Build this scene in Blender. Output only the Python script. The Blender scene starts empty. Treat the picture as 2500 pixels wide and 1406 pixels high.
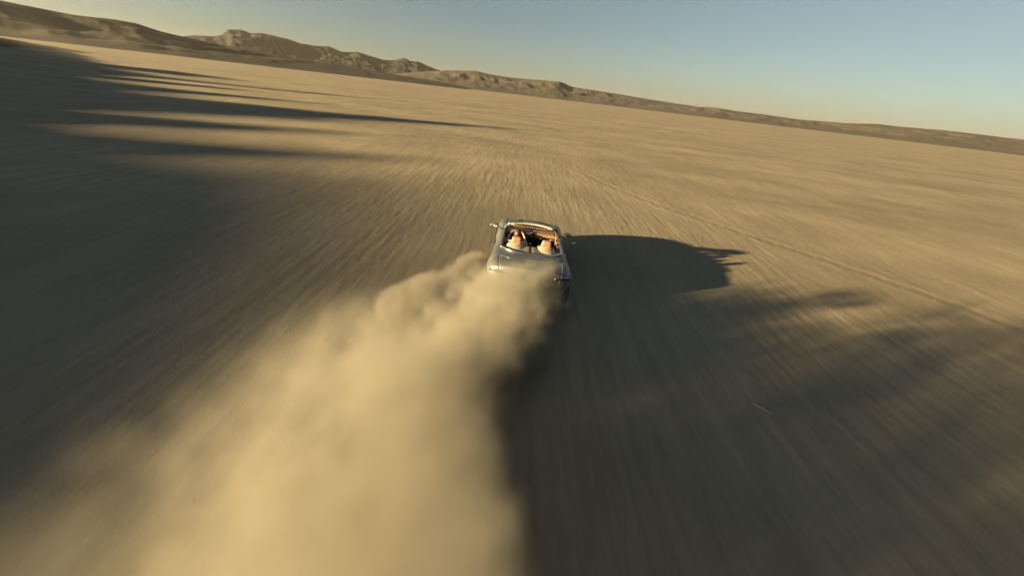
import bpy, bmesh, math, random
import numpy as np
from mathutils import Vector, Matrix
from mathutils.bvhtree import BVHTree

R = math.radians
scene = bpy.context.scene
COL = scene.collection

# ------------------------------------------------------------------ camera
CAM = Vector((-0.51, -8.58, 4.20))
cam_data = bpy.data.cameras.new("camera")
cam_data.sensor_width = 36.0
cam_data.lens = 36.0 * 850 / 2500
cam_data.clip_start = 0.05
cam_data.clip_end = 40000
camera = bpy.data.objects.new("camera", cam_data)
COL.objects.link(camera)
_roll = math.atan(0.118)
_pitch = math.atan(476 * math.cos(_roll) / 850)
_yaw = 0.022
_f = Vector((math.sin(_yaw) * math.cos(_pitch), math.cos(_yaw) * math.cos(_pitch), -math.sin(_pitch)))
_r = Vector((math.cos(_yaw), -math.sin(_yaw), 0))
_u = _r.cross(_f)
_Rt = _r * math.cos(_roll) + _u * math.sin(_roll)
_Up = _u * math.cos(_roll) - _r * math.sin(_roll)
camera.matrix_world = Matrix(((_Rt.x, _Up.x, -_f.x, CAM.x), (_Rt.y, _Up.y, -_f.y, CAM.y),
                              (_Rt.z, _Up.z, -_f.z, CAM.z), (0, 0, 0, 1)))
scene.camera = camera

# ------------------------------------------------------------------ sky and sun
SUN_EL, SUN_AZ = 8.5, -113.0            # degrees; azimuth clockwise from +Y
world = bpy.data.worlds.new("World")
scene.world = world
world.use_nodes = True
wn = world.node_tree.nodes
sky = wn.new("ShaderNodeTexSky")
sky.sky_type = 'NISHITA'
sky.sun_disc = False
sky.sun_elevation = R(SUN_EL)
sky.sun_rotation = R(SUN_AZ)
sky.altitude = 300
sky.air_density = 1.0
sky.dust_density = 1.3
sky.ozone_density = 1.0
wn["Background"].inputs[1].default_value = 0.05
tint = wn.new("ShaderNodeMix"); tint.data_type = 'RGBA'; tint.blend_type = 'MULTIPLY'
tint.inputs[0].default_value = 1.0
tint.inputs[7].default_value = (.275, .307, .318, 1)          # dims and cools the whole dome, which deepens the shadows
pale = wn.new("ShaderNodeHueSaturation"); pale.inputs["Saturation"].default_value = .66
world.node_tree.links.new(sky.outputs[0], pale.inputs["Color"])
world.node_tree.links.new(pale.outputs[0], tint.inputs[6])
world.node_tree.links.new(tint.outputs[2], wn["Background"].inputs[0])

sun_data = bpy.data.lights.new("sun", 'SUN')
sun_data.energy = 5.0
sun_data.angle = R(0.7)
sun_data.color = (1.0, 0.735, 0.36)
sun = bpy.data.objects.new("sun", sun_data)
COL.objects.link(sun)
LX, LY = -math.sin(R(SUN_AZ)), -math.cos(R(SUN_AZ))      # horizontal travel of the light
sun_dir = Vector((LX * math.cos(R(SUN_EL)), LY * math.cos(R(SUN_EL)), -math.sin(R(SUN_EL))))
sun.rotation_euler = sun_dir.to_track_quat('-Z', 'Y').to_euler()
sun.location = (-60, -25, 40)

vs = scene.view_settings
vs.view_transform = 'Standard'
vs.look = 'None'
vs.exposure = 2.85
vs.gamma = 1.0
vs.use_curve_mapping = False
scene.cycles.use_denoising = True
scene.cycles.max_bounces = 8
scene.cycles.volume_bounces = 3
scene.cycles.volume_step_rate = 2.0
scene.cycles.use_adaptive_sampling = True
scene.cycles.adaptive_threshold = .012
scene.cycles.adaptive_min_samples = 40
scene.cycles.volume_max_steps = 512

# ------------------------------------------------------------------ helpers
def tag(o, label=None, cat=None, group=None, kind=None):
    if label: o["label"] = label
    if cat: o["category"] = cat
    if group: o["group"] = group
    if kind: o["kind"] = kind
    return o

def link(o, parent=None):
    COL.objects.link(o)
    if parent is not None:
        o.parent = parent
    return o

def mesh_obj(name, verts, faces, mat=None, parent=None, smooth=True):
    me = bpy.data.meshes.new(name)
    me.from_pydata([tuple(v) for v in verts], [], [tuple(f) for f in faces])
    me.validate(); me.update()
    if smooth:
        me.polygons.foreach_set("use_smooth", [True] * len(me.polygons))
    if mat: me.materials.append(mat)
    return link(bpy.data.objects.new(name, me), parent)

def bm_obj(name, bm, mat=None, parent=None, smooth=True):
    me = bpy.data.meshes.new(name)
    bmesh.ops.recalc_face_normals(bm, faces=bm.faces)
    bm.to_mesh(me); bm.free()
    if smooth:
        me.polygons.foreach_set("use_smooth", [True] * len(me.polygons))
    if mat: me.materials.append(mat)
    return link(bpy.data.objects.new(name, me), parent)

def big_mesh(name, co, quads, mat, parent=None):
    me = bpy.data.meshes.new(name)
    n, m = len(co), len(quads)
    me.vertices.add(n); me.vertices.foreach_set("co", np.asarray(co, np.float32).ravel())
    me.loops.add(m * 4); me.loops.foreach_set("vertex_index", np.asarray(quads, np.int32).ravel())
    me.polygons.add(m)
    me.polygons.foreach_set("loop_start", np.arange(0, m * 4, 4, dtype=np.int32))
    me.polygons.foreach_set("loop_total", np.full(m, 4, np.int32))
    me.update(calc_edges=True); me.validate()
    me.polygons.foreach_set("use_smooth", np.ones(len(me.polygons), bool))
    if mat: me.materials.append(mat)
    return link(bpy.data.objects.new(name, me), parent)

def evaluated(o):
    dg = bpy.context.evaluated_depsgraph_get()
    return bpy.data.meshes.new_from_object(o.evaluated_get(dg))

def tube(name, pts, rad, mat, parent=None, seg=8, closed=False, flat=1.0):
    pts = [Vector(p) for p in pts]; n = len(pts)
    rads = rad if isinstance(rad, (list, tuple)) else [rad] * n
    verts, faces = [], []
    prev = None
    for i, p in enumerate(pts):
        a = pts[(i - 1) % n] if (closed or i > 0) else p
        b = pts[(i + 1) % n] if (closed or i < n - 1) else p
        t = (b - a).normalized()
        up = prev if prev is not None else (Vector((0, 0, 1)) if abs(t.z) < .95 else Vector((1, 0, 0)))
        s = t.cross(up).normalized(); up = s.cross(t).normalized(); prev = up
        for k in range(seg):
            an = 2 * math.pi * k / seg
            verts.append(p + s * math.cos(an) * rads[i] + up * math.sin(an) * rads[i] * flat)
    m = n if closed else n - 1
    for i in range(m):
        for k in range(seg):
            a = i * seg + k; b = i * seg + (k + 1) % seg
            c = ((i + 1) % n) * seg + (k + 1) % seg; d = ((i + 1) % n) * seg + k
            faces.append((a, b, c, d))
    if not closed:
        faces.append(tuple(range(seg))[::-1]); faces.append(tuple((n - 1) * seg + k for k in range(seg)))
    return mesh_obj(name, verts, faces, mat, parent)

def rbox_bm(size, loc=(0, 0, 0), rot=(0, 0, 0), bev=.02, seg=3, taper=None):
    bm = bmesh.new()
    bmesh.ops.create_cube(bm, size=1.0)
    for v in bm.verts:
        v.co = Vector((v.co.x * size[0], v.co.y * size[1], v.co.z * size[2]))
        if taper and v.co.z > 0:
            v.co.x *= taper[0]; v.co.y *= taper[1]
    bmesh.ops.bevel(bm, geom=list(bm.edges), offset=bev, segments=seg, profile=.6, affect='EDGES')
    from mathutils import Euler
    bmesh.ops.transform(bm, matrix=Matrix.Translation(loc) @ Euler(rot).to_matrix().to_4x4(), verts=bm.verts)
    return bm

def rbox(name, size, loc, rot, bev, mat, parent, taper=None, seg=3):
    return bm_obj(name, rbox_bm(size, loc, rot, bev, seg, taper), mat, parent)

# ------------------------------------------------------------------ numpy gradient noise
_rng = np.random.RandomState(7)
_perm = _rng.permutation(512)
_ang = _rng.rand(512) * 2 * np.pi
_gx, _gy = np.cos(_ang), np.sin(_ang)
def pn(x, y, seed=0):
    x = x + seed * 17.13; y = y + seed * 9.71
    xi = np.floor(x).astype(np.int64); yi = np.floor(y).astype(np.int64)
    xf = x - xi; yf = y - yi
    u = xf * xf * xf * (xf * (xf * 6 - 15) + 10); v = yf * yf * yf * (yf * (yf * 6 - 15) + 10)
    def g(ix, iy, dx, dy):
        h = _perm[(_perm[ix & 511] + iy) & 511]
        return _gx[h] * dx + _gy[h] * dy
    a = g(xi, yi, xf, yf); b = g(xi + 1, yi, xf - 1, yf)
    c = g(xi, yi + 1, xf, yf - 1); d = g(xi + 1, yi + 1, xf - 1, yf - 1)
    return ((a + (b - a) * u) * (1 - v) + (c + (d - c) * u) * v) * 1.5
def fbm(x, y, oct=4, seed=0, gain=.5):
    s = 0; a = 1.0
    for i in range(oct):
        s = s + a * pn(x * 2 ** i, y * 2 ** i, seed + i); a *= gain
    return s
def sstep(a, b, x):
    t = np.clip((x - a) / (b - a), 0, 1); return t * t * (3 - 2 * t)

# ------------------------------------------------------------------ node helpers
class NT:
    def __init__(s, name):
        s.mat = bpy.data.materials.new(name); s.mat.use_nodes = True
        s.t = s.mat.node_tree; s.n = s.t.nodes
        s.bsdf = s.n["Principled BSDF"]; s.out = s.n["Material Output"]
    def new(s, typ, **kw):
        nd = s.n.new(typ)
        for k, v in kw.items(): setattr(nd, k, v)
        return nd
    def put(s, val, sock):
        if isinstance(val, E_): val = val.s
        if isinstance(val, bpy.types.NodeSocket): s.t.links.new(val, sock)
        else: sock.default_value = val
    def math(s, op, a, b=None, c=None):
        nd = s.new("ShaderNodeMath", operation=op)
        for i, v in enumerate((a, b, c)):
            if v is not None: s.put(v, nd.inputs[i])
        return E_(s, nd.outputs[0])
    def smooth(s, a, b, x):
        nd = s.new("ShaderNodeMapRange", interpolation_type='SMOOTHSTEP')
        s.put(x, nd.inputs[0]); nd.inputs[1].default_value = a; nd.inputs[2].default_value = b
        return E_(s, nd.outputs[0])
    def noise(s, vec, scale, detail=4, rough=.55, dist=0):
        nd = s.new("ShaderNodeTexNoise")
        s.put(vec, nd.inputs["Vector"]); nd.inputs["Scale"].default_value = scale
        nd.inputs["Detail"].default_value = detail; nd.inputs["Roughness"].default_value = rough
        nd.inputs["Distortion"].default_value = dist
        return nd.outputs["Fac"]
    def mapping(s, vec, scale=(1, 1, 1), loc=(0, 0, 0), rot=(0, 0, 0)):
        nd = s.new("ShaderNodeMapping")
        s.put(vec, nd.inputs[0]); nd.inputs[1].default_value = loc; nd.inputs[2].default_value = rot
        nd.inputs[3].default_value = scale
        return nd.outputs[0]
    def mix(s, fac, a, b):
        nd = s.new("ShaderNodeMix", data_type='RGBA')
        s.put(fac, nd.inputs[0])
        for v, i in ((a, 6), (b, 7)):
            if isinstance(v, (tuple, list)) and len(v) == 3: v = (*v, 1)
            s.put(v, nd.inputs[i])
        return nd.outputs[2]
    def pos(s):
        return s.new("ShaderNodeTexCoord").outputs["Object"]
class E_:
    def __init__(s, nt, sock): s.nt = nt; s.s = sock
    def __add__(s, o): return s.nt.math('ADD', s, o)
    __radd__ = __add__
    def __mul__(s, o): return s.nt.math('MULTIPLY', s, o)
    __rmul__ = __mul__
    def __sub__(s, o): return s.nt.math('SUBTRACT', s, o)
    def __rsub__(s, o): return s.nt.math('SUBTRACT', o, s)
    def __truediv__(s, o): return s.nt.math('DIVIDE', s, o)

def simple(name, col, rough=.5, metal=0.0, coat=0.0, var=.12, scale=6.0, bump=0.0, bscale=60):
    t = NT(name); b = t.bsdf; p = t.pos()
    f = t.noise(p, scale, 5)
    c1 = tuple(c * (1 - var) for c in col); c2 = tuple(min(1, c * (1 + var)) for c in col)
    t.put(t.mix(f, c1, c2), b.inputs["Base Color"])
    b.inputs["Roughness"].default_value = rough
    b.inputs["Metallic"].default_value = metal
    b.inputs["Coat Weight"].default_value = coat
    b.inputs["Coat Roughness"].default_value = .06
    if bump:
        bn = t.new("ShaderNodeBump"); bn.inputs["Strength"].default_value = bump
        bn.inputs["Distance"].default_value = .002
        t.put(t.noise(p, bscale, 3), bn.inputs["Height"]); t.put(bn.outputs[0], b.inputs["Normal"])
    return t.mat

# ------------------------------------------------------------------ the ground
TRACK = np.array([(-34, 36.5), (-22, 34.4), (-11.7, 30.4), (-5.9, 27.1), (-1.2, 22.8), (3.2, 17.3), (5.1, 12.6), (7.3, 8.8),
                  (9.6, 5.8), (11.8, 3.1), (13.6, .2), (15.2, -4), (16, -9)], float)
def dense(poly, n=24):
    o = []
    for i in range(len(poly) - 1):
        p0, p1, p2, p3 = poly[max(i - 1, 0)], poly[i], poly[i + 1], poly[min(i + 2, len(poly) - 1)]
        for k in range(n):
            t = k / n
            o.append(.5 * (2 * p1 + (p2 - p0) * t + (2 * p0 - 5 * p1 + 4 * p2 - p3) * t * t + (3 * p1 - p0 - 3 * p2 + p3) * t ** 3))
    return np.array(o)
TRK = dense(TRACK)

def track_dist(x, y):
    d = np.full(x.shape, 99.0)
    m = (x > -36) & (x < 20) & (y > -12) & (y < 42)
    idx = np.nonzero(m)[0]
    for s in range(0, len(idx), 20000):
        ii = idx[s:s + 20000]
        dd = np.min((x[ii, None] - TRK[None, ::3, 0]) ** 2 + (y[ii, None] - TRK[None, ::3, 1]) ** 2, axis=1)
        d[ii] = np.sqrt(dd)
    return d

def ground_height(x, y, td=None):
    r = np.hypot(x, y + 9)
    near = 1 - sstep(60, 220, r)
    mid = sstep(6, 20, np.hypot(x, y))
    calm = .35 + .65 * sstep(2.2, 5.0, np.hypot(x, y * .55))
    z = .10 * mid * fbm(x / 23, y / 9, 3, 3)                           # low swells
    z = z + .28 * sstep(30, 120, r) * fbm(x / 90, y / 45, 3, 4) * (1 - .6 * sstep(300, 1500, r))
    fine = 1 - sstep(25, 90, r)
    z = z + near * calm * (.0034 * fbm(x / .2, y / 3.4, 3, 11, .65)      # furrows combed along the driving direction
                           + .002 * fbm(x / .9, y / 3.6, 3, 21))
    z = z + fine * calm * .0028 * fbm(x / .16, y / .6, 2, 31)
    if td is not None:
        z = z - .009 * np.exp(-(td / .22) ** 2) + .005 * np.exp(-((td - .42) / .2) ** 2)
    return z

_sec = np.arange(-62, 62.01, .17)
_rest = np.arange(64, 297, 3.0)
az = np.radians(np.concatenate([_sec, _rest]))
rr = [1.6]
while rr[-1] < 5500: rr.append(rr[-1] * 1.0085)
rr = np.array([0.02] + rr)
A_, R_ = np.meshgrid(az, rr)
gx = (CAM.x + np.sin(A_) * R_).ravel(); gy = (CAM.y + np.cos(A_) * R_).ravel()
td = track_dist(gx, gy)
gz = ground_height(gx, gy, td)
na, nr = len(az), len(rr)
ii, jj = np.meshgrid(np.arange(nr - 1), np.arange(na), indexing='ij')
j2 = (jj + 1) % na
quads = np.stack([ii * na + jj, ii * na + j2, (ii + 1) * na + j2, (ii + 1) * na + jj], -1).reshape(-1, 4)[:, ::-1]

def ground_material():
    t = NT("desert_ground"); p = t.pos(); b = t.bsdf
    big = t.noise(t.mapping(p, (.05, .11, 1)), 1.0, 6, .6)
    comb = t.noise(t.mapping(p, (3.6, .34, 1)), 1.0, 7, .68)
    grain = t.noise(t.mapping(p, (14, 6, 1)), 1.0, 5, .7)
    patch = t.noise(t.mapping(p, (.35, .16, 1)), 1.0, 7, .62)
    ramp = t.smooth(.32, .68, E_(t, big) * .55 + E_(t, patch) * .45)
    c = t.mix(ramp, (.155, .135, .094), (.25, .22, .163))
    c = t.mix(t.smooth(.35, .7, comb) * .55, c, (.145, .122, .088))
    c = t.mix(t.smooth(.45, .8, grain) * .4, c, (.27, .237, .187))
    at = t.new("ShaderNodeAttribute", attribute_name="track")
    c = t.mix(E_(t, at.outputs["Fac"]) * .22, c, (.15, .12, .08))
    t.put(c, b.inputs["Base Color"])
    b.inputs["Roughness"].default_value = .95
    b.inputs["Specular IOR Level"].default_value = .12
    h = E_(t, comb) * .7 + E_(t, grain) * .35 + E_(t, t.noise(t.mapping(p, (45, 28, 1)), 1.0, 3, .6)) * .12
    bn = t.new("ShaderNodeBump"); bn.inputs["Strength"].default_value = .38; bn.inputs["Distance"].default_value = .035
    t.put(h, bn.inputs["Height"]); t.put(bn.outputs[0], b.inputs["Normal"])
    return t.mat
M_GROUND = ground_material()
ground = big_mesh("ground", np.stack([gx, gy, gz], -1), quads, M_GROUND)
_at = ground.data.attributes.new("track", 'FLOAT', 'POINT')
_at.data.foreach_set("value", np.exp(-(td / .3) ** 2).astype(np.float32))
tag(ground, "pale tan combed desert plain reaching to the hills", "ground", kind="structure")

# ------------------------------------------------------------------ hills and mountains
def hill_material(name, lo, hi, scale):
    t = NT(name); p = t.pos(); b = t.bsdf
    n1 = t.noise(t.mapping(p, (1, 1, 3)), scale, 7, .62)
    n2 = t.noise(t.mapping(p, (1, 1, 2)), scale * 7, 5, .6)
    c = t.mix(t.smooth(.3, .7, n1), lo, hi)
    c = t.mix(t.smooth(.5, .75, n2) * .35, c, tuple(v * .7 for v in lo))
    t.put(c, b.inputs["Base Color"]); b.inputs["Roughness"].default_value = .95
    b.inputs["Specular IOR Level"].default_value = .1
    return t.mat
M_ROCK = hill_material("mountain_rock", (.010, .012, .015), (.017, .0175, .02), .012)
M_SPUR = hill_material("shaded_hill_soil", (.013, .013, .0122), (.02, .0192, .0172), .01)  # corner shade put into the colour: hill soil darkened for the left spur
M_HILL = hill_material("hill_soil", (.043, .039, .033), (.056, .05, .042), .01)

def ridge(name, label, crest, r0, depth, mat, rough=.5, seed=0, step=.11, wl=90.0):
    """A range of hills standing r0 metres away: crest gives its bearing and the height of its skyline."""
    crest = [(b * 1.033, e * 1.02) for b, e in crest]
    a = np.arange(crest[0][0], crest[-1][0] + 1e-6, step)
    el = np.interp(a, [c[0] for c in crest], [c[1] for c in crest])
    s = np.linspace(-1, 1, 61)
    A2, S2 = np.meshgrid(np.radians(a), s)
    H = np.tan(np.radians(np.maximum(el, 0)))[None, :] * r0 + 4.2 * (el > 0)[None, :]
    rad = r0 + S2 * depth
    x = CAM.x + np.sin(A2) * rad; y = CAM.y + np.cos(A2) * rad
    prof = np.clip(1 - np.abs(S2), 0, 1) ** 1.15
    rid = 1 - np.abs(fbm(x / wl, y / wl, 5, seed, .55)) * 1.7
    k = 1 + rough * (rid - .55) * (1 - prof ** 6)
    # gullies falling from the crest
    gul = fbm(A2 * r0 / (wl * .35) + .8 * S2, S2 * .9, 4, seed + 5)
    k = k + rough * .35 * gul * (1 - prof ** 8)
    jag = 1 + rough * .04 * fbm(A2 * r0 / (wl * .35), S2 * 0 + seed, 3, seed + 9)
    z = H * prof * np.clip(k, .05, 1.25) * jag - 1.2 * (1 - prof) - .3
    n1, n2 = A2.shape
    q = np.array([(i * n2 + j, (i + 1) * n2 + j, (i + 1) * n2 + j + 1, i * n2 + j + 1) for i in range(n1 - 1) for j in range(n2 - 1)])[:, ::-1]
    o = big_mesh(name, np.stack([x.ravel(), y.ravel(), z.ravel()], -1), q, mat)
    return tag(o, label, "hills", kind="structure")

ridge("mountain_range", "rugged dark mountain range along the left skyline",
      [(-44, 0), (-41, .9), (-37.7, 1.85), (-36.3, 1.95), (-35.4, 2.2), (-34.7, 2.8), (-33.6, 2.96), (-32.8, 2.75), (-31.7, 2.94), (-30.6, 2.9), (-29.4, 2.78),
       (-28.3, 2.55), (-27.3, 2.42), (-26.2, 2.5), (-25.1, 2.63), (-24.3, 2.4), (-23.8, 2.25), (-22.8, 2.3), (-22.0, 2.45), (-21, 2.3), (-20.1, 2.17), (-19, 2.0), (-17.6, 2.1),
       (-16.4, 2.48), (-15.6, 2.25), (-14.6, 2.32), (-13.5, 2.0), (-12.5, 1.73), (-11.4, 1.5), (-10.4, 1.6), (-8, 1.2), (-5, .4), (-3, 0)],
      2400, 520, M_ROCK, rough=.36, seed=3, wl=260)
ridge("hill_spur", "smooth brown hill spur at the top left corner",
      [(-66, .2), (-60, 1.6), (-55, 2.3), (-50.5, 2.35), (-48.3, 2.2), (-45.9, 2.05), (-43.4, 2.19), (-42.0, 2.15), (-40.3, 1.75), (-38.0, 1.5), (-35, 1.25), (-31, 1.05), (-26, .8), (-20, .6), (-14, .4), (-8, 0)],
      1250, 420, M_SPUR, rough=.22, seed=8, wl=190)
ridge("long_ridge", "long flat tan ridge ending in a step near the middle of the skyline",
      [(-20, 0), (-16, .9), (-12.5, 1.5), (-10.4, 1.78), (-7.2, 2.08), (-5.0, 1.89), (-2.2, 1.8), (1.1, 1.9), (4.5, 2.0), (5.2, 1.85), (5.7, 1.66), (6.4, 1.56), (9, 1.46), (11.7, 1.37),
       (17.1, 1.1), (22.2, .9), (25, .7), (30, .4), (35, 0)],
      1900, 500, M_HILL, rough=.2, seed=12, wl=240)
ridge("low_hills", "low dark-footed hills along the right skyline",
      [(14, 0), (18, .6), (22.2, .85), (24.6, 1.03), (26.9, .88), (30.5, .83), (33.4, .73), (35.4, .79), (37.9, .86), (40.2, 1.1), (41.9, 1.07), (45.2, 1.15), (47.9, 1.09),
       (49.2, 1.06), (50.4, 1.03), (55, 1.2), (62, .8), (70, 0)],
      1600, 330, M_HILL, rough=.25, seed=17, wl=150)

# unseen ridge added left behind the camera, shaped to shade the plain's left
nn = np.arange(-150, 262, 1.0)
reach = np.interp(nn, [-150, -110, -60, -30, -12, -4, 4, 9, 13, 16, 19, 22, 25, 28, 31, 34, 36.5, 39.5, 42, 46, 51, 55, 59, 66, 70, 76, 82, 86, 90, 100, 110, 130, 160, 200, 240, 262],
                  [-150, -60, -10, -4, -2, -1.5, -2, -4, -9, -3, -13, -16, -4, -18, -14, -5, -4, 20, -2, -22, -24, -9, -30, -36, -18, -40, -34, 0, -38, -48, -30, -65, -80, -100, -135, -168])
reach = reach + 1.2 * pn(nn / 9.0, nn * 0, 2)
NX, NY = -LY, LX
S3 = np.linspace(-1, 1, 41)
N3, T3 = np.meshgrid(nn, S3)
Hc = (170 + reach) * math.tan(R(SUN_EL)) + .4
pr = np.clip(1 - np.abs(T3), 0, 1) ** 1.2
dep = 62.0
base_s = -170 + T3 * dep + 0
hx = LX * base_s + NX * N3; hy = LY * base_s + NY * N3
hz = Hc[None, :] * pr * (1 + .35 * fbm(hx / 30, hy / 30, 4, 40) * (1 - pr ** 6)) - .4
n1, n2 = N3.shape
q = np.array([(i * n2 + j, (i + 1) * n2 + j, (i + 1) * n2 + j + 1, i * n2 + j + 1) for i in range(n1 - 1) for j in range(n2 - 1)])
tag(big_mesh("shade_ridge", np.stack([hx.ravel(), hy.ravel(), hz.ravel()], -1), q, M_HILL),
    "added off-frame ridge that shades the left of the plain", "hills", kind="structure")

# ------------------------------------------------------------------ car materials
def paint():
    t = NT("dusty_silver_paint"); b = t.bsdf; p = t.pos()
    film = t.smooth(.35, .75, t.noise(p, 2.6, 6, .65)) * .4 + .08        # dust film in drifts
    t.put(t.mix(film, (.095, .112, .13), (.13, .12, .1)), b.inputs["Base Color"])
    t.put(film * .5 + .36, b.inputs["Roughness"])
    t.put(.75 - film * .7, b.inputs["Metallic"])
    b.inputs["Coat Weight"].default_value = .18; b.inputs["Coat Roughness"].default_value = .12
    return t.mat
M_PAINT = paint()
M_CHROME = simple("polished_trim", (.62, .62, .60), .2, 1.0, 0, .04)
M_BLACK = simple("black_plastic", (.018, .018, .02), .5)
M_DARK = simple("dark_carpet", (.022, .023, .026), .9, bump=.5)
M_TAN = simple("tan_leather", (.185, .112, .063), .5, bump=.4, bscale=140)
M_CREAM = simple("cream_leather", (.32, .275, .21), .5, bump=.3, bscale=140)
M_MAUVE = simple("taupe_cover", (.15, .115, .095), .65, bump=.3, bscale=120)
M_RUBBER = simple("tyre_rubber", (.03, .029, .028), .85)
M_ALLOY = simple("alloy", (.45, .45, .45), .3, .9)
M_TAIL = simple("tail_lamp_red", (.025, .006, .006), .15, 0, .6)
M_MIRROR = simple("mirror_glass", (.8, .82, .84), .04, 1.0)
M_PLATE = simple("plate_white", (.16, .16, .155), .45)
def glass():
    t = NT("windscreen_glass"); b = t.bsdf
    b.inputs["Base Color"].default_value = (.9, .95, .94, 1)
    b.inputs["Roughness"].default_value = .03
    b.inputs["Transmission Weight"].default_value = 1.0
    b.inputs["IOR"].default_value = 1.05
    dust = t.smooth(.45, .8, t.noise(t.pos(), 9, 5))
    t.put(dust * .15 + .03, b.inputs["Roughness"])
    return t.mat
M_GLASS = glass()

# ------------------------------------------------------------------ the car
car = bpy.data.objects.new("roadster", None)
link(car)
tag(car, "dusty silver open roadster with tan seats driving away in its own dust", "car")

# cage: 16 stations from the rear valance to the front valance, 8 points from sill to centre line
ST = [
 [(.78,-1.95,.20),(.80,-2.04,.21),(.72,-2.12,.22),(.62,-2.17,.22),(.50,-2.2,.22),(.35,-2.22,.22),(.18,-2.23,.22),(0,-2.23,.22)],
 [(.88,-1.86,.22),(.91,-1.95,.36),(.87,-2.10,.44),(.76,-2.21,.48),(.60,-2.28,.49),(.42,-2.31,.49),(.20,-2.33,.49),(0,-2.33,.49)],
 [(.92,-1.76,.22),(.96,-1.82,.42),(.95,-1.96,.58),(.85,-2.12,.66),(.66,-2.20,.67),(.45,-2.23,.67),(.22,-2.24,.67),(0,-2.24,.67)],
 [(.94,-1.64,.22),(.99,-1.68,.48),(1.0,-1.78,.68),(.89,-2.02,.83),(.70,-2.17,.925),(.47,-2.245,.96),(.23,-2.27,.97),(0,-2.275,.97)],
 [(.95,-1.50,.22),(1.0,-1.52,.50),(1.01,-1.56,.71),(.90,-1.80,.87),(.72,-1.98,.90),(.48,-2.08,.91),(.23,-2.11,.91),(0,-2.115,.91)],
 [(.95,-1.30,.22),(1.0,-1.30,.50),(1.01,-1.30,.72),(.90,-1.42,.895),(.74,-1.50,.94),(.49,-1.55,.95),(.24,-1.56,.95),(0,-1.56,.95)],
 [(.93,-1.02,.22),(.97,-1.02,.50),(.975,-1.0,.72),(.885,-.90,.885),(.745,-.60,.955),(.60,-1.0,.975),(.30,-1.16,.985),(0,-1.18,.985)],
 [(.91,-.48,.20),(.935,-.48,.48),(.935,-.48,.70),(.865,-.45,.87),(.78,-.35,.94),(.5,-.6,.95),(.25,-.6,.95),(0,-.6,.95)],
 [(.90,.0,.20),(.92,.0,.48),(.92,.0,.69),(.86,.0,.86),(.78,.0,.93),(.5,0,.95),(.25,0,.95),(0,0,.95)],
 [(.90,.50,.20),(.925,.50,.48),(.92,.50,.69),(.855,.50,.86),(.765,.50,.925),(.5,.6,.95),(.25,.6,.95),(0,.6,.95)],
 [(.92,.90,.20),(.945,.90,.48),(.94,.90,.69),(.87,.90,.885),(.73,.82,.93),(.48,1.0,.945),(.24,1.08,.96),(0,1.1,.965)],
 [(.94,1.35,.20),(.985,1.35,.48),(.98,1.35,.69),(.89,1.35,.92),(.68,1.35,.91),(.46,1.38,.915),(.23,1.4,.94),(0,1.4,.945)],
 [(.92,1.75,.20),(.97,1.75,.46),(.96,1.75,.65),(.86,1.78,.87),(.64,1.80,.85),(.43,1.83,.86),(.22,1.85,.88),(0,1.86,.885)],
 [(.88,2.0,.20),(.92,2.02,.44),(.90,2.04,.58),(.78,2.10,.68),(.58,2.16,.675),(.40,2.2,.68),(.20,2.22,.69),(0,2.23,.695)],
 [(.80,2.10,.19),(.84,2.16,.36),(.80,2.22,.44),(.68,2.30,.48),(.52,2.35,.49),(.36,2.38,.49),(.18,2.40,.49),(0,2.4,.49)],
 [(.70,2.05,.16),(.72,2.12,.18),(.68,2.18,.19),(.58,2.24,.19),(.46,2.28,.19),(.32,2.31,.19),(.16,2.32,.19),(0,2.32,.19)],
]
NS, NH = len(ST), 8
ST = [[(x, y if y > -1.0 else -1.0 + (y + 1.0) * .66, z) for x, y, z in s] for s in ST]      # short tail
cage_v, cage_f, cage_m = [], [], []
for s in ST:
    left = [(-x, y, z) for (x, y, z) in s]
    cage_v += left + [p for p in reversed(s[:-1])]
W = 2 * NH - 1
BODY, BONNET, BOOT, DOORL, DOORR, HOLE = range(6)
for i in range(NS - 1):
    for j in range(W - 1):
        cage_f.append((i * W + j, i * W + j + 1, (i + 1) * W + j + 1, (i + 1) * W + j))
        jj_ = j if j < NH - 1 else W - 2 - j          # 0 sill strip .. 6 centre strip
        m = BODY
        if 6 <= i <= 9 and jj_ >= 4: m = HOLE
        elif 10 <= i <= 12 and jj_ >= 4: m = BONNET
        elif 2 <= i <= 4 and jj_ >= 4: m = BOOT
        elif 7 <= i <= 8 and 1 <= jj_ <= 3: m = DOORL if j < NH - 1 else DOORR
        cage_m.append(m)
cage = mesh_obj("cage", cage_v, cage_f)
for k in range(6): cage.data.materials.append(bpy.data.materials.new("slot"))
cage.data.polygons.foreach_set("material_index", cage_m)
sub = cage.modifiers.new("s", 'SUBSURF'); sub.levels = 3; sub.render_levels = 3
bpy.context.view_layer.update()
shell = evaluated(cage)
bpy.data.objects.remove(cage)

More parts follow.
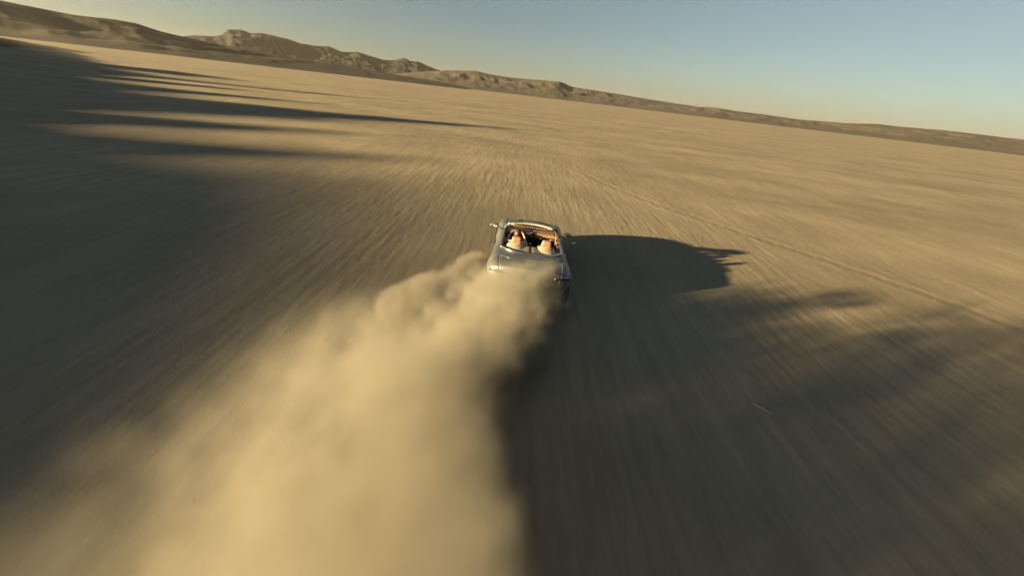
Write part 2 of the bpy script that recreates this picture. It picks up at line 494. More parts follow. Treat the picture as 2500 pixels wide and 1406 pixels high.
AX_R, AX_F, WR = -1.36, 1.36, .345
def split_shell(idx, name, mat):
    bm = bmesh.new(); bm.from_mesh(shell)
    bmesh.ops.delete(bm, geom=[f for f in bm.faces if f.material_index != idx], context='FACES')
    if idx == BODY:
        cut = []
        for f in bm.faces:
            c = f.calc_center_median()
            if abs(c.x) > .6 and c.z < .78 and any(math.hypot(c.y - a, c.z - WR) < .385 for a in (AX_R, AX_F)): cut.append(f)
        bmesh.ops.delete(bm, geom=cut, context='FACES')
        for v in bm.verts:
            if v.is_boundary and abs(v.co.x) > .6:
                for a in (AX_R, AX_F):
                    d = math.hypot(v.co.y - a, v.co.z - WR)
                    if .33 < d < .45 and v.co.z > .21:
                        v.co.y = a + (v.co.y - a) * .39 / d; v.co.z = WR + (v.co.z - WR) * .39 / d
    else:
        mv = {}
        for v in bm.verts:
            if v.is_boundary:
                inn = [e.other_vert(v).co for e in v.link_edges if not e.is_boundary]
                if inn:
                    d = (sum(inn, Vector()) / len(inn)) - v.co
                    mv[v] = v.co + d.normalized() * .006
        for v, c in mv.items(): v.co = c
    for f in bm.faces: f.material_index = 0
    me = bpy.data.meshes.new(name); bm.to_mesh(me); bm.free()
    me.polygons.foreach_set("use_smooth", [True] * len(me.polygons))
    me.materials.clear(); me.materials.append(mat)
    o = link(bpy.data.objects.new(name, me), car)
    so = o.modifiers.new("thickness", 'SOLIDIFY'); so.thickness = .018; so.offset = -1
    return o
body = split_shell(BODY, "body", M_PAINT)
bonnet = split_shell(BONNET, "bonnet", M_PAINT)
boot = split_shell(BOOT, "boot_lid", M_PAINT)
door_l = split_shell(DOORL, "door", M_PAINT)
door_r = split_shell(DOORR, "door", M_PAINT)
_bm = bmesh.new(); _bm.from_mesh(shell)
SH = BVHTree.FromBMesh(_bm)
def top(x, y, off=0.0):
    h = SH.ray_cast(Vector((x, y, 3)), Vector((0, 0, -1)))
    return (h[0] + h[1] * off if h[1].z > 0 else h[0] - h[1] * off) if h[0] else Vector((x, y, .9))
def rearpt(x, z, off=0.0):
    h = SH.ray_cast(Vector((x, -4, z)), Vector((0, 1, 0)))
    n = h[1] if h[1].y < 0 else -h[1]
    return h[0] + n * off
def sidept(s, y, z, off=0.0):
    h = SH.ray_cast(Vector((3 * s, y, z)), Vector((-s, 0, 0)))
    n = h[1] if h[1].x * s > 0 else -h[1]
    return h[0] + n * off

# boundary of the cockpit opening, read off the shell
rim = []
for e in [e for e in _bm.edges if len(e.link_faces) == 2 and sum(f.material_index == HOLE for f in e.link_faces) == 1]:
    rim.append((e.verts[0].index, e.verts[1].index))
_bm.verts.ensure_lookup_table()
adj = {}
for a, b in rim: adj.setdefault(a, []).append(b); adj.setdefault(b, []).append(a)
start = rim[0][0]; loop = [start]; prev_ = None; cur = start
while True:
    nx = [v for v in adj[cur] if v != prev_]
    if not nx or nx[0] == start: break
    prev_, cur = cur, nx[0]; loop.append(cur)
    if len(loop) > 2000: break
loop = [_bm.verts[i].co.copy() for i in loop]
# belt line: the part of the loop behind the windscreen feet
fr = [i for i, p in enumerate(loop) if p.y > .62]
k0 = max(range(len(loop)), key=lambda i: loop[i].y)
loop = loop[k0:] + loop[:k0]
belt = [p for p in loop if p.y < .66]
if belt[0].x > 0: belt.reverse()
HDR_Y, HDR_Z, HDR_X = .22, 1.215, .60
footL, footR = belt[0], belt[-1]
def header(u):           # u -1..1
    return Vector((HDR_X * u, HDR_Y + .13 * (1 - u * u), HDR_Z + .035 * (1 - u * u)))
def pillar(s, t):
    ft = footL if s < 0 else footR
    p = ft.lerp(header(s), t); p.x += s * .03 * math.sin(math.pi * t); return p
trim_pts = [p + Vector((0, 0, .012)) for p in belt]
tube("cockpit_trim", trim_pts, .027, M_CHROME, car, 8)

frame_pts = [pillar(-1, t) for t in (0, .2, .4, .6, .8, .93)] + [header(u * .97 - 0) for u in np.linspace(-.97, .97, 15)] + [pillar(1, t) for t in (.93, .8, .6, .4, .2, 0)]
wf = tube("windscreen_frame", frame_pts, .037, M_PAINT, car, 8)
hl = [header(u) + Vector((0, -.035, -.006)) for u in np.linspace(-.93, .93, 15)]
tube("header_lining", hl, .03, M_CREAM, wf, 8, flat=.7)
for s in (-1, 1):
    tube("pillar_lining", [pillar(s, t) + Vector((-s * .03, -.02, 0)) for t in (.1, .35, .6, .92)], .022, M_TAN, wf, 6)
    vz = rbox("sun_visor", (.40, .13, .016), (s * .30, HDR_Y - .01, HDR_Z - .035), (R(-28), 0, 0), .007, M_TAN, wf)
# glass
gv, gf = [], []
for j in range(9):
    t = j / 8
    for i in range(17):
        u = -1 + i / 8
        top_p = header(u * .97); base = Vector((u * .70, .70 + .36 * (1 - u * u), .945))
        gv.append(base.lerp(top_p, t))
for j in range(8):
    for i in range(16):
        a = j * 17 + i; gf.append((a, a + 1, a + 18, a + 17))
ws = mesh_obj("windscreen", gv, gf, M_GLASS, car)
ws.modifiers.new("thickness", 'SOLIDIFY').thickness = .005
rm = rbox("rear_view_mirror", (.24, .035, .075), (0, HDR_Y + .12, HDR_Z - .075), (R(-8), 0, 0), .014, M_BLACK, car)
rbox("mirror_glass", (.22, .003, .06), (0, HDR_Y + .12 - .0195, HDR_Z - .0755), (R(-8), 0, 0), .001, M_MIRROR, rm, seg=1)
tube("mirror_stalk", [(0, HDR_Y + .13, HDR_Z - .05), (0, HDR_Y + .17, HDR_Z - .005)], .01, M_BLACK, rm, 6)

# bonnet slots, seam lines, badge
for s in (-1, 1):
    pts = [top(s * (.30 + .05 * (1 - t)), 1.28 + .5 * t) for t in np.linspace(0, 1, 7)]
    verts, faces = [], []
    for i, p in enumerate(pts):
        w = .055 * math.sin(math.pi * (.12 + .76 * i / 6)) + .012
        for dx, dz in ((-w, .004), (w, .004), (w, -.03), (-w, -.03)):
            q = top(p.x + dx, p.y); verts.append((q.x, q.y, q.z + dz))
    for i in range(6):
        for k in range(4):
            faces.append((i * 4 + k, i * 4 + (k + 1) % 4, i * 4 + 4 + (k + 1) % 4, i * 4 + 4 + k))
    faces += [(3, 2, 1, 0), (24, 25, 26, 27)]
    mesh_obj("bonnet_vent", verts, faces, M_BLACK, bonnet, smooth=False)
# tail lamps: thin hooked blades round the corners
for s in (-1, 1):
    for (za, zb, nm) in ((.80, .72, "tail_lamp"),):
        up_, lo_ = [], []
        path = [(.55, .775), (.64, .785), (.73, .79), (.80, .785), (.86, .765), (.895, .735)]
        for k, (x, z) in enumerate(path):
            h = .028 * (.5 + .5 * math.sin(math.pi * (.15 + .7 * k / 5)))
            up_.append(rearpt(s * x, z + h, .006)); lo_.append(rearpt(s * x, z - h, .006))
        verts = up_ + lo_ + [p + Vector((0, .02, 0)) for p in up_ + lo_]
        n = len(path); faces = []
        for k in range(n - 1):
            faces += [(k, k + 1, n + k + 1, n + k), (2 * n + k + 1, 2 * n + k, 3 * n + k, 3 * n + k + 1),
                      (k + 1, k, 2 * n + k, 2 * n + k + 1), (n + k, n + k + 1, 3 * n + k + 1, 3 * n + k)]
        faces += [(0, n, 3 * n, 2 * n), (n - 1, 3 * n - 1, 4 * n - 1, 2 * n - 1)]
        tl = mesh_obj("tail_lamp", verts, faces, M_TAIL, car)
        tube("lamp_bezel", [p + (p - Vector((0, 0, p.z))).normalized() * .004 for p in up_], .006, M_CHROME, tl, 6)
# rear plate, badge, diffuser, exhausts
pz = rearpt(0, .575)
pl = rbox("number_plate", (.46, .012, .11), (0, pz.y - .012, .58), (R(10), 0, 0), .004, M_PLATE, car, seg=1)
rbox("plate_lamp", (.16, .03, .018), (0, pz.y + .01, .655), (0, 0, 0), .005, M_CHROME, pl, seg=1)
df = rbox("diffuser", (1.15, .22, .14), (0, -1.74, .25), (R(-14), 0, 0), .02, M_BLACK, car)
for x in (-.36, -.12, .12, .36):
    rbox("diffuser_fin", (.012, .24, .12), (x, -1.77, .21), (R(-10), 0, 0), .003, M_BLACK, df, seg=1)
for s in (-1, 1):
    bm = bmesh.new()
    bmesh.ops.create_cone(bm, cap_ends=False, segments=20, radius1=.052, radius2=.052, depth=.16)
    bmesh.ops.transform(bm, matrix=Matrix.Translation((s * .55, -1.85, .27)) @ Matrix.Rotation(R(90), 4, 'X'), verts=bm.verts)
    ex = bm_obj("exhaust_tip", bm, M_CHROME, car); ex.modifiers.new("thickness", 'SOLIDIFY').thickness = .006
# floor pan so that nothing shows through from below
rbox("floor_pan", (1.62, 3.55, .05), (0, .2, .20), (0, 0, 0), .02, M_BLACK, car)

# wing mirrors
for s in (-1, 1):
    ft = sidept(s, .58, .86, -.01)
    tip = Vector((s * 1.03, .52, 1.0))
    arm = tube("mirror_arm", [(s * .80, .60, .905), (s * .88, .585, .955), (s * .955, .56, .985)], [.016, .014, .018], M_BLACK, car, 8)
    bm = bmesh.new(); bmesh.ops.create_uvsphere(bm, u_segments=18, v_segments=12, radius=1)
    for v in bm.verts:
        v.co = Vector((v.co.x * .115, v.co.y * (.10 if v.co.y > 0 else .028), v.co.z * (.062 - .012 * v.co.x * s)))
    bmesh.ops.transform(bm, matrix=Matrix.Translation((s * 1.02, .53, 1.0)) @ Matrix.Rotation(R(-6 * s), 4, 'Z'), verts=bm.verts)
    mh = bm_obj("wing_mirror", bm, M_PAINT, car)
    bm = bmesh.new(); bmesh.ops.create_uvsphere(bm, u_segments=16, v_segments=8, radius=1)
    for v in bm.verts: v.co = Vector((v.co.x * .095, v.co.y * .006, v.co.z * .048))
    bmesh.ops.transform(bm, matrix=Matrix.Translation((s * 1.02, .503, 1.0)) @ Matrix.Rotation(R(-6 * s), 4, 'Z'), verts=bm.verts)
    bm_obj("mirror_glass", bm, M_MIRROR, mh)
# door handles
for s, d in ((-1, door_l), (1, door_r)):
    pts = [sidept(s, y, .76, .014) for y in np.linspace(-.42, -.22, 6)]
    tube("door_handle", pts, .011, M_CHROME, d, 6)

# wheels
def lathe(prof, seg=36):
    bm = bmesh.new(); rows = []
    for (x, r) in prof:
        rows.append([bm.verts.new((x, r * math.cos(2 * math.pi * k / seg), r * math.sin(2 * math.pi * k / seg))) for k in range(seg)])
    for a, b in zip(rows, rows[1:]):
        for k in range(seg): bm.faces.new((a[k], a[(k + 1) % seg], b[(k + 1) % seg], b[k]))
    return bm
for yw in (AX_R, AX_F):
    for s in (-1, 1):
        wdt = .14 if yw < 0 else .125
        hub = bpy.data.objects.new("wheel", None); link(hub, car); hub.location = (s * (.97 - wdt), yw, WR)
        if s < 0: hub.rotation_euler.z = math.pi
        bm = lathe([(-wdt, .24), (-wdt, .30), (-wdt * .9, .33), (-wdt * .6, WR), (0, WR), (wdt * .6, WR), (wdt * .9, .33), (wdt, .30), (wdt * .96, .25), (wdt * .8, .235)])
        bm_obj("tyre", bm, M_RUBBER, hub)
        bm = lathe([(wdt * .9, .245), (wdt * .8, .235), (wdt * .5, .215), (-wdt * .8, .215)])
        bm_obj("rim", bm, M_ALLOY, hub)
        for k in range(10):
            b2 = rbox_bm((.02, .028, .19), (wdt * .62, 0, .125), (0, R(6), 0), .006, 1, taper=(1, .7))
            bmesh.ops.transform(b2, matrix=Matrix.Rotation(2 * math.pi * k / 10, 4, 'X'), verts=b2.verts)
            bm_obj("spoke", b2, M_ALLOY, hub)
        bm = bmesh.new(); bmesh.ops.create_cone(bm, cap_ends=True, segments=20, radius1=.05, radius2=.035, depth=.06)
        bmesh.ops.transform(bm, matrix=Matrix.Translation((wdt * .7, 0, 0)) @ Matrix.Rotation(R(90), 4, 'Y'), verts=bm.verts)
        bm_obj("hub_cap", bm, M_ALLOY, hub)
        pts = []
        for k in range(25):
            a = R(-28 + 236 * k / 24); y = yw + .39 * math.cos(a); z = WR + .39 * math.sin(a)
            if z > .22: pts.append(Vector((s * .90, y, z)))
        pts2 = []
        for p in pts:
            try: pts2.append(sidept(s, p.y, p.z, -.006))
            except Exception: pts2.append(p)
        tube("wheel_arch_lip", pts2, .014, M_PAINT, car, 6)
        bm = lathe([(-.16, .40), (.02, .40)], 32)
        for v in bm.verts: v.co = Vector((v.co.x + s * (.97 - wdt) * 1 - s * .0, v.co.y + yw, v.co.z + WR))
        bmesh.ops.delete(bm, geom=[v for v in bm.verts if v.co.z < .2], context='VERTS')
        bm_obj("wheel_well", bm, M_BLACK, car)

# ---- cockpit
tub_v, tub_f = [], []
ring = [Vector((p.x * .985, p.y if p.y > -.9 else p.y + .02, p.z - .02)) for p in belt]
front = [Vector((x, .70, .91)) for x in np.linspace(.70, -.70, 9)[1:-1]]
ring = ring + front
m = len(ring)
cen = Vector((0, -.15, 0))
levels = [(1.0, None), (.985, .78), (.97, .55), (.90, .34)]
for sc_, zz in levels:
    for p in ring:
        tub_v.append((p.x * sc_, cen.y + (p.y - cen.y) * sc_, p.z if zz is None else zz))
for l in range(len(levels) - 1):
    for k in range(m):
        tub_f.append((l * m + k, l * m + (k + 1) % m, (l + 1) * m + (k + 1) % m, (l + 1) * m + k))
tub_f.append(tuple((len(levels) - 1) * m + k for k in range(m)))
tub = mesh_obj("cockpit_tub", tub_v, tub_f, M_DARK, car)
for s in (-1, 1):
    dc = rbox("door_card", (.05, 1.15, .24), (s * .715, .02, .80), (0, s * R(-5), 0), .02, M_TAN, car)
    rbox("armrest", (.09, .55, .05), (s * .675, -.02, .72), (0, 0, 0), .02, M_DARK, dc)
    rbox("door_pull", (.02, .16, .02), (s * .665, .2, .80), (0, 0, 0), .008, M_CHROME, dc)
dash = rbox("dashboard", (1.42, .36, .13), (0, .72, .865), (R(7), 0, 0), .045, M_TAN, car, taper=(.97, .9))
rbox("dash_face", (1.38, .10, .20), (0, .57, .74), (R(18), 0, 0), .03, M_BLACK, dash)
rbox("instrument_hood", (.36, .16, .07), (-.36, .58, .93), (R(6), 0, 0), .03, M_DARK, dash)
rbox("screen", (.26, .012, .11), (0, .545, .86), (R(12), 0, 0), .004, M_BLACK, dash)
for x in (.28, .58, -.62):
    bm = bmesh.new(); bmesh.ops.create_cone(bm, cap_ends=True, segments=16, radius1=.035, radius2=.028, depth=.02)
    bmesh.ops.transform(bm, matrix=Matrix.Translation((x, .505, .79)) @ Matrix.Rotation(R(100), 4, 'X'), verts=bm.verts)
    bm_obj("air_vent", bm, M_CHROME, dash)
cc = rbox("centre_console", (.22, 1.1, .26), (0, .08, .50), (R(6), 0, 0), .03, M_BLACK, car)
rbox("gear_selector", (.05, .06, .10), (0, .25, .69), (R(12), 0, 0), .018, M_CHROME, cc)
# steering wheel
SWC = Vector((-.37, .36, .82)); sw_rot = Matrix.Rotation(R(-24), 4, 'X')
def swp(a, r=.185): return SWC + sw_rot @ Vector((r * math.cos(a), 0, r * math.sin(a)))
sw = tube("steering_wheel", [swp(2 * math.pi * k / 32) for k in range(32)], .017, M_TAN, car, 8, closed=True)
for a in (R(0), R(180), R(270)):
    tube("wheel_spoke", [swp(a, .03), swp(a, .175)], .014, M_BLACK, sw, 6)
bm = bmesh.new(); bmesh.ops.create_uvsphere(bm, u_segments=14, v_segments=8, radius=.055)
bmesh.ops.transform(bm, matrix=Matrix.Translation(SWC) @ sw_rot @ Matrix.Diagonal((1, .45, 1, 1)), verts=bm.verts)
bm_obj("horn_pad", bm, M_BLACK, sw)
tube("steering_column", [SWC, SWC + sw_rot @ Vector((0, .22, 0))], .035, M_BLACK, sw, 10)
# seats
for s in (-1, 1):
    st = bpy.data.objects.new("seat", None); link(st, car); st.location = (s * .37, 0, 0)
    rbox("cushion", (.50, .52, .15), (0, -.06, .44), (R(8), 0, 0), .05, M_TAN, st)
    bk = rbox("backrest", (.48, .15, .58), (0, -.42, .70), (R(14), 0, 0), .06, M_TAN, st, taper=(.86, .9))
    for q in (-1, 1):
        rbox("side_bolster", (.07, .20, .46), (q * .22, -.36, .67), (R(14), 0, 0), .03, M_CREAM, st, taper=(.8, .8))
    hr = rbox("headrest", (.29, .13, .25), (0, -.545, 1.055), (R(16), 0, 0), .05, M_TAN, st, taper=(.74, .85), seg=4)
    rbox("headrest_band", (.296, .138, .03), (0, -.518, .965), (R(16), 0, 0), .012, M_BLACK, hr)
# tonneau with its centre crease and the two padded humps behind the seats
tv, tf = [], []
nu, nv = 41, 15
for j in range(nv):
    v = j / (nv - 1)
    for i in range(nu):
        u = -1 + 2 * i / (nu - 1)
        half = .735 - .10 * v ** 3
        y = -.62 - v * (.46 - .26 * abs(u) ** 3)
        z = .925 + .05 * (1 - abs(u)) * (1 - .5 * v) + .012 * v
        z -= .018 * math.exp(-(u / .03) ** 2) * (1 - v * .3)
        tv.append((u * half, y, z))
for j in range(nv - 1):
    for i in range(nu - 1):
        a = j * nu + i; tf.append((a, a + 1, a + nu + 1, a + nu))
tn = mesh_obj("tonneau_cover", tv, tf, M_MAUVE, car)
tn.modifiers.new("thickness", 'SOLIDIFY').thickness = .02
for s in (-1, 1):
    hv, hf = [], []
    for j in range(13):
        v = j / 12
        y = -.585 - .40 * v
        w = .235 * (1 - .25 * v ** 2); h = (.085 * (1 - v ** 1.6) + .012)
        for i in range(17):
            a = math.pi * i / 16
            hv.append((s * .37 + w * math.cos(a), y - .03 * math.sin(a), .925 + h * math.sin(a) ** .8))
    for j in range(12):
        for i in range(16):
            a = j * 17 + i; hf.append((a, a + 1, a + 18, a + 17))
    hf.append(tuple(range(17))); hf.append(tuple(12 * 17 + k for k in range(17))[::-1])
    mesh_obj("seat_hump", hv, hf, M_CREAM, car)

car.rotation_euler = (0, R(1.3), R(-1.0))
car.location = (0, 0, -.012)

# ------------------------------------------------------------------ the driver
M_SKIN = simple("skin", (.26, .15, .095), .55, var=.08)
M_HAIR = simple("brown_hair", (.03, .018, .011), .6, var=.35, scale=40, bump=.8, bscale=90)
M_SHIRT = simple("pale_shirt", (.35, .32, .27), .85, bump=.6, bscale=25)
M_TROUSER = simple("dark_trousers", (.05, .052, .06), .9, bump=.5, bscale=30)

def skinned(chains, root=0):
    """chains: lists of (point, radius) sharing points by position -> evaluated skin mesh."""
    vs_, es, rad = [], [], []
    key = {}
    def vid(p, r):
        k = tuple(round(c, 4) for c in p)
        if k not in key:
            key[k] = len(vs_); vs_.append(p); rad.append(r)
        return key[k]
    for ch in chains:
        ids = [vid(p, r) for p, r in ch]
        es += list(zip(ids, ids[1:]))
    me = bpy.data.meshes.new("sk"); me.from_pydata(vs_, es, []); me.update()
    o = bpy.data.objects.new("sk", me); COL.objects.link(o)
    o.modifiers.new("skin", 'SKIN')
    for i, r in enumerate(rad):
        rr_ = r if isinstance(r, tuple) else (r, r)
        me.skin_vertices[0].data[i].radius = rr_
        me.skin_vertices[0].data[i].use_root = (i == root)
    s_ = o.modifiers.new("sub", 'SUBSURF'); s_.levels = 2
    bpy.context.view_layer.update()
    out = evaluated(o); bpy.data.objects.remove(o)
    return out

hx0 = -.37
pel = (hx0, -.20, .52); bel = (hx0, -.26, .66); che = (hx0, -.30, .82); col_ = (hx0, -.30, .95); nck = (hx0, -.28, 1.01)
hd = Vector((hx0 + .005, -.245, 1.115))
chains = [[(pel, .135), (bel, .125), (che, .14), (col_, .075), (nck, .052), ((hx0, -.265, 1.06), .055)]]
wrists = {}
for s in (-1, 1):
    sh = (hx0 + s * .185, -.28, .91)
    hand = swp(R(150) if s < 0 else R(32), .185)
    wr = hand + Vector((s * .02, -.085, .01))
    el = (hx0 + s * .29, -.02, .745)
    chains.append([(che, .14), ((hx0 + s * .11, -.295, .905), .075), (sh, .062), (tuple(Vector(sh).lerp(Vector(el), .5)), .05), (el, .042),
                   (tuple(Vector(el).lerp(wr, .4)), .040), (tuple(wr), .027)])
    wrists[s] = (wr, hand)
    hip = (hx0 + s * .09, -.16, .53); kn = (hx0 + s * .14, .27, .64); an = (hx0 + s * .12, .56, .38)
    chains.append([(pel, .135), (hip, .09), (kn, .062), (tuple(Vector(kn).lerp(Vector(an), .4)), .055), (an, .04), ((hx0 + s * .12, .68, .40), .036)])
parts = [skinned(chains)]
for s in (-1, 1):
    wr, hand = wrists[s]
    ctr = (hand - SWC).normalized()
    tang = (sw_rot @ Vector((0, 1, 0))).cross(ctr).normalized()       # along the rim
    fwd = (sw_rot @ Vector((0, 1, 0))).normalized()
    palm = hand - fwd * .028
    ch = [[(tuple(wr), .026), (tuple(wr.lerp(palm, .6)), .028), (tuple(palm), .026)]]
    parts.append(skinned(ch))
    for k, ln in enumerate((.9, 1.0, .95, .8)):
        o_ = tang * (.030 - .020 * k)
        a = palm + o_ + ctr * .006
        b = hand + o_ + ctr * .030 * ln; c = hand + o_ + fwd * .032 * ln + ctr * .016; d = hand + o_ + fwd * .030 - ctr * .014
        parts.append(skinned([[(tuple(a), .010), (tuple(b), .0095), (tuple(c), .009), (tuple(d), .008)]]))
    a = palm + tang * .022 - ctr * .012; b = hand + tang * .04 - ctr * .028 - fwd * .005; c = hand + tang * .055 - ctr * .016 + fwd * .018
    parts.append(skinned([[(tuple(a), .012), (tuple(b), .0105), (tuple(c), .009)]]))
bm = bmesh.new()
for me in parts: bm.from_mesh(me)
def ell(c, r, rot=None):
    b2 = bmesh.new(); bmesh.ops.create_uvsphere(b2, u_segments=24, v_segments=16, radius=1)
    for v in b2.verts: v.co = Vector((v.co.x * r[0], v.co.y * r[1], v.co.z * r[2])) + Vector(c)
    me = bpy.data.meshes.new("e"); b2.to_mesh(me); b2.free(); bm.from_mesh(me)
ell(hd + Vector((0, -.005, .025)), (.076, .096, .092))                 # skull
ell(hd + Vector((0, .035, -.045)), (.056, .058, .070))                 # jaw
ell(hd + Vector((0, .098, -.012)), (.013, .018, .024))                 # nose
ell(hd + Vector((0, .086, -.058)), (.024, .010, .009))                 # lips
for s in (-1, 1):
    ell(hd + Vector((s * .077, .0, -.005)), (.010, .020, .030))        # ears
    ell(hd + Vector((s * .031, .080, .026)), (.020, .012, .008))       # brows
me = bpy.data.meshes.new("person"); bm.to_mesh(me); bm.free()
tmp = link(bpy.data.objects.new("tmp", me))
rmod = tmp.modifiers.new("r", 'REMESH'); rmod.mode = 'VOXEL'; rmod.voxel_size = .0062
smod = tmp.modifiers.new("s", 'SMOOTH'); smod.factor = .5; smod.iterations = 2
bpy.context.view_layer.update()
pm = evaluated(tmp); bpy.data.objects.remove(tmp)
pm.materials.clear()
for mm in (M_SKIN, M_SHIRT, M_TROUSER): pm.materials.append(mm)
idx = []
for p_ in pm.polygons:
    c = p_.center
    k = 0
    if c.z < .965 and c.y < .22: k = 1
    if c.z > .985: k = 0
    if c.z < .70 and c.y > -.32 and abs(c.x - hx0) < .25: k = 2
    if c.y > .22 and c.z < .70: k = 2
    for s in (-1, 1):
        if (Vector(c) - wrists[s][0]).length < .09 or (Vector(c) - wrists[s][1]).length < .11: k = 0
    idx.append(k)
pm.polygons.foreach_set("material_index", idx)
pm.polygons.foreach_set("use_smooth", [True] * len(pm.polygons))
pm.name = "person"
person = link(bpy.data.objects.new("person", pm))
tag(person, "driver in a pale shirt with hands on the wheel, left seat", "person")
bm = bmesh.new(); bmesh.ops.create_uvsphere(bm, u_segments=40, v_segments=28, radius=1)
rnd = random.Random(3)
for v in bm.verts:
    n = v.co.copy()
    v.co = Vector((n.x * .086, n.y * .106, n.z * .102)) * (1 + rnd.uniform(-.025, .035)) + hd + Vector((0, -.010, .030))
bmesh.ops.delete(bm, geom=[v for v in bm.verts if (v.co.y - hd.y > .055 and v.co.z - hd.z < .07) or (v.co.y - hd.y > -.01 and v.co.z - hd.z < .01) or v.co.z - hd.z < -.055], context='VERTS')
hair = bm_obj("hair", bm, M_HAIR, person)
hair.modifiers.new("thickness", 'SOLIDIFY').thickness = -.008
for s in (-1, 1):
    bm = bmesh.new(); bmesh.ops.create_uvsphere(bm, u_segments=12, v_segments=8, radius=.0115)
    bmesh.ops.translate(bm, verts=bm.verts, vec=hd + Vector((s * .031, .083, .010)))
    bm_obj("eye", bm, M_PLATE, person)
person.rotation_euler = car.rotation_euler; person.location = car.location

# ------------------------------------------------------------------ dust
class GT(NT):
    """Geometry-node twin of NT: fills a voxel grid with a density field."""
    def __init__(s, name):
        s.t = bpy.data.node_groups.new(name, 'GeometryNodeTree'); s.n = s.t.nodes
        s.t.interface.new_socket("Geometry", in_out='OUTPUT', socket_type='NodeSocketGeometry')
    def mapping(s, vec, scale=(1, 1, 1), loc=(0, 0, 0), rot=(0, 0, 0)):
        nd = s.new("ShaderNodeVectorMath", operation='MULTIPLY_ADD')
        s.put(vec, nd.inputs[0]); nd.inputs[1].default_value = scale; nd.inputs[2].default_value = loc
        return nd.outputs[0]

def dust_cloud(name, build, lo, hi, voxel, color, dens, aniso=.2):
    t = NT(name); t.n.remove(t.bsdf)
    pv = t.new("ShaderNodeVolumePrincipled")
    pv.inputs["Color"].default_value = (*color, 1)
    pv.inputs["Anisotropy"].default_value = aniso
    pv.inputs["Density"].default_value = dens
    pv.inputs["Density Attribute"].default_value = "density"
    t.t.links.new(pv.outputs[0], t.out.inputs["Volume"])
    g = GT(name)
    p = g.new("GeometryNodeInputPosition").outputs[0]
    sp = g.new("ShaderNodeSeparateXYZ"); g.put(p, sp.inputs[0])
    x, y, z = (E_(g, o) for o in sp.outputs)
    d = build(g, x, y, z, p)
    vc = g.new("GeometryNodeVolumeCube")
    g.put(d, vc.inputs["Density"])
    vc.inputs["Min"].default_value = lo; vc.inputs["Max"].default_value = hi
    for k, ax in enumerate("XYZ"):
        vc.inputs["Resolution " + ax].default_value = int((hi[k] - lo[k]) / voxel) + 1
    sm = g.new("GeometryNodeSetMaterial"); sm.inputs["Material"].default_value = t.mat
    g.t.links.new(vc.outputs[0], sm.inputs[0])
    out = g.new("NodeGroupOutput"); g.t.links.new(sm.outputs[0], out.inputs[0])
    bm = bmesh.new(); bmesh.ops.create_cube(bm, size=1)
    for v in bm.verts: v.co = Vector([lo[k] if v.co[k] < 0 else hi[k] for k in range(3)])
    o = bm_obj(name, bm, t.mat, smooth=False)
    o.modifiers.new("density", 'NODES').node_group = g.t
    return o

def plume(t, x, y, z, p):
    tt = t.math('MAXIMUM', -.62 - y, 0.0)
    tc = t.math('MINIMUM', tt, 8.0)
    cx = .72 - .53 * tc + .03 * tc * tc
    rx = 1.06 + .03 * tt
    hz_ = t.math('MINIMUM', .76 + .40 * tt, 3.5)
    sway = E_(t, t.noise(t.mapping(p, (.6, .55, .6), (9, 2, 4)), 1.0, 3, .55))
    ox = x + (sway - .5) * 1.5 - (cx + .45 * rx)                              # crest near the right-hand edge, long slope to the left
    xn = t.math('MAXIMUM', ox / (.55 * rx), ox / (-1.42 * rx)); zn = z / hz_
    r1 = t.math('SQRT', xn * xn + zn * zn)
    r1 = r1 + (1 - t.smooth(.6, 1.1, tt)) * 1.5          # starts behind the bumper
    # wake of the left wheels
    t2 = t.math('MAXIMUM', 1.0 - y, 0.0)
    cx2 = -1.14 - .26 * t2; rx2 = .22 + .17 * t2; hz2 = .23 + .18 * t2
    xn2 = (x - cx2) / rx2; zn2 = z / hz2
    r2 = t.math('SQRT', xn2 * xn2 + zn2 * zn2) + (1 - t.smooth(.0, 1.0, t2)) * 1.2 + t.smooth(4.0, 7.0, t2) * 1.5
    r = t.math('SMOOTH_MIN', r1, r2, .3)
    n1 = E_(t, t.noise(t.mapping(p, (1, .75, 1)), 1.7, 7, .68, .9))
    n0 = E_(t, t.noise(t.mapping(p, (1, .7, .9), (3, 5, 1)), .42, 2, .5))
    fade = t.smooth(2.5, 9.0, tt)
    d = (1.02 - r) * 1.5 - t.math('MAXIMUM', r - 1.0, 0.0) * 18.0 + (n1 - .5) * (3.9 - fade * 1.0) + (n0 - .5) * (1.8 - fade * .9)
    d = t.smooth(.0, 1.2, d) * (1.4 - fade * .7)
    d = d * t.smooth(-.1, .0, z)
    return d * (1 - t.smooth(15.0, 19.0, tt))

dust = dust_cloud("dust_cloud", plume, (-11.5, -20, -.1), (2.4, 1.4, 4.6), .08, (.30, .285, .247), 2.4, 0.0)
tag(dust, "billowing tan dust plume trailing behind the roadster", "dust", kind="stuff")

def far_plume(t, x, y, z, p):
    xn = x / 26.0; zn = z / 9.0; yn = y / 7.0
    r = t.math('SQRT', xn * xn + yn * yn + zn * zn)
    n = E_(t, t.noise(t.mapping(p, (1, 1, 1), (4, 3, 0)), .14, 4, .55))
    d = (1.0 - r) * 1.3 + (n - .5) * 2.0
    return t.smooth(.0, 1.0, d) * t.smooth(-.4, 0.0, z)
far = dust_cloud("dust_cloud", far_plume, (-34, -10, -.4), (34, 10, 12), .8, (.30, .28, .24), .018, .1)
far.location = (-84, 62, 0); far.rotation_euler.z = R(14)
tag(far, "faint brown dust cloud hanging over the far left plain", "dust", kind="stuff")

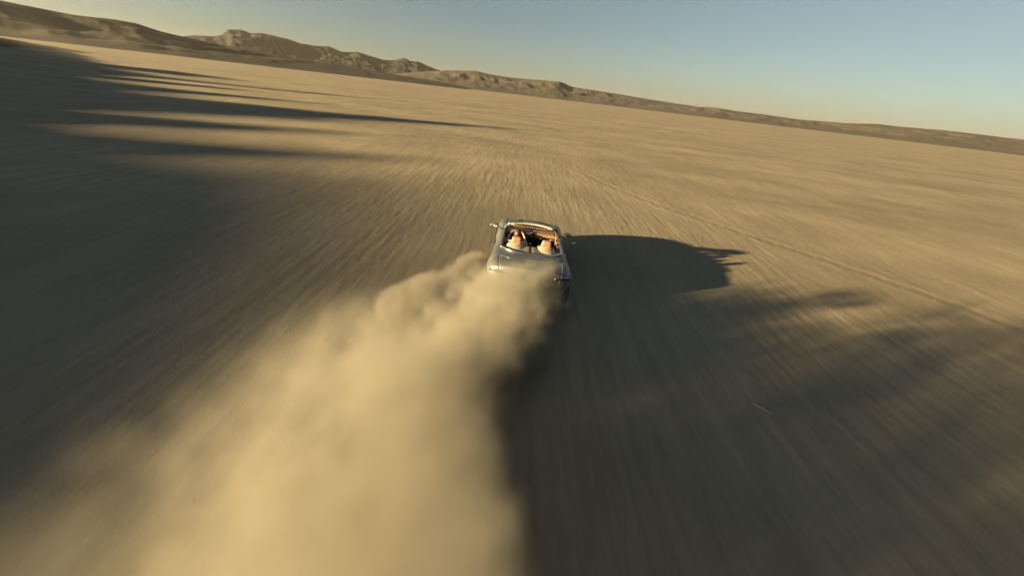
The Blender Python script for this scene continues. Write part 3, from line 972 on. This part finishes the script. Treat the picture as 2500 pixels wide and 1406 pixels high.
# ------------------------------------------------------------------ small things on the ground
M_STRAW = simple("dry_straw", (.36, .31, .18), .8)
stick = bpy.data.objects.new("dry_twig", None); link(stick); stick.location = (4.0, -4.3, .02)
tag(stick, "pale dry twig lying in the dust's shadow at lower right", "twig")
tube("stem", [(-.11, .10, .0), (-.03, .03, .012), (.05, -.05, .016), (.12, -.10, .004)], [.004, .008, .008, .003], M_STRAW, stick, 6)
tube("side_shoot", [(.0, .0, .014), (.05, .02, .03), (.08, .05, .03)], [.005, .004, .002], M_STRAW, stick, 5)

# clods and pebbles strewn over the plain
def clods():
    rn = np.random.RandomState(11)
    n = 2600
    r = 3.0 * np.exp(rn.rand(n) * math.log(70 / 3.0)); a = np.radians(rn.uniform(-58, 58, n))
    x = CAM.x + np.sin(a) * r; y = CAM.y + np.cos(a) * r
    keep = np.hypot(x, y / 2.4) > 1.25
    x, y, r = x[keep], y[keep], r[keep]; n = len(x)
    z = ground_height(x, y, track_dist(x, y))
    bm = bmesh.new(); bmesh.ops.create_icosphere(bm, subdivisions=1, radius=1)
    bv = np.array([v.co[:] for v in bm.verts]); bf = np.array([[v.index for v in f.verts] for f in bm.faces]); bm.free()
    s = (.005 + .012 * rn.rand(n) ** 3) * (1 + r / 60)
    jit = 1 + .35 * (rn.rand(n, len(bv), 1) - .5)
    V = bv[None] * jit * s[:, None, None] * np.stack([rn.uniform(.7, 1.3, n), rn.uniform(.8, 1.6, n), rn.uniform(.45, .75, n)], -1)[:, None, :]
    V[..., 0] += x[:, None]; V[..., 1] += y[:, None]; V[..., 2] += z[:, None] - .15 * s[:, None]
    Fc = (bf[None] + (np.arange(n) * len(bv))[:, None, None]).reshape(-1, 3)
    me = bpy.data.meshes.new("gravel"); V = V.reshape(-1, 3)
    me.vertices.add(len(V)); me.vertices.foreach_set("co", V.astype(np.float32).ravel())
    me.loops.add(len(Fc) * 3); me.loops.foreach_set("vertex_index", Fc.astype(np.int32).ravel())
    me.polygons.add(len(Fc)); me.polygons.foreach_set("loop_start", np.arange(0, len(Fc) * 3, 3, dtype=np.int32))
    me.polygons.foreach_set("loop_total", np.full(len(Fc), 3, np.int32))
    me.update(calc_edges=True); me.validate(); me.materials.append(M_GROUND)
    return tag(link(bpy.data.objects.new("gravel", me)), "small clods and pebbles strewn over the plain", "gravel", kind="stuff")
clods()

# ------------------------------------------------------------------ haze
th = NT("haze"); th.n.remove(th.bsdf)
pv = th.new("ShaderNodeVolumePrincipled")
pv.inputs["Color"].default_value = (.75, .74, .70, 1)
pv.inputs["Density"].default_value = .000026
pv.inputs["Anisotropy"].default_value = .2
th.t.links.new(pv.outputs[0], th.out.inputs["Volume"])
bm = bmesh.new(); bmesh.ops.create_cube(bm, size=1)
for v in bm.verts: v.co = Vector((v.co.x * 11400, v.co.y * 11400, -4 if v.co.z < 0 else 150))
hz_o = bm_obj("haze", bm, th.mat, smooth=False)
tag(hz_o, "thin pale dust haze over the whole plain", "haze", kind="stuff")
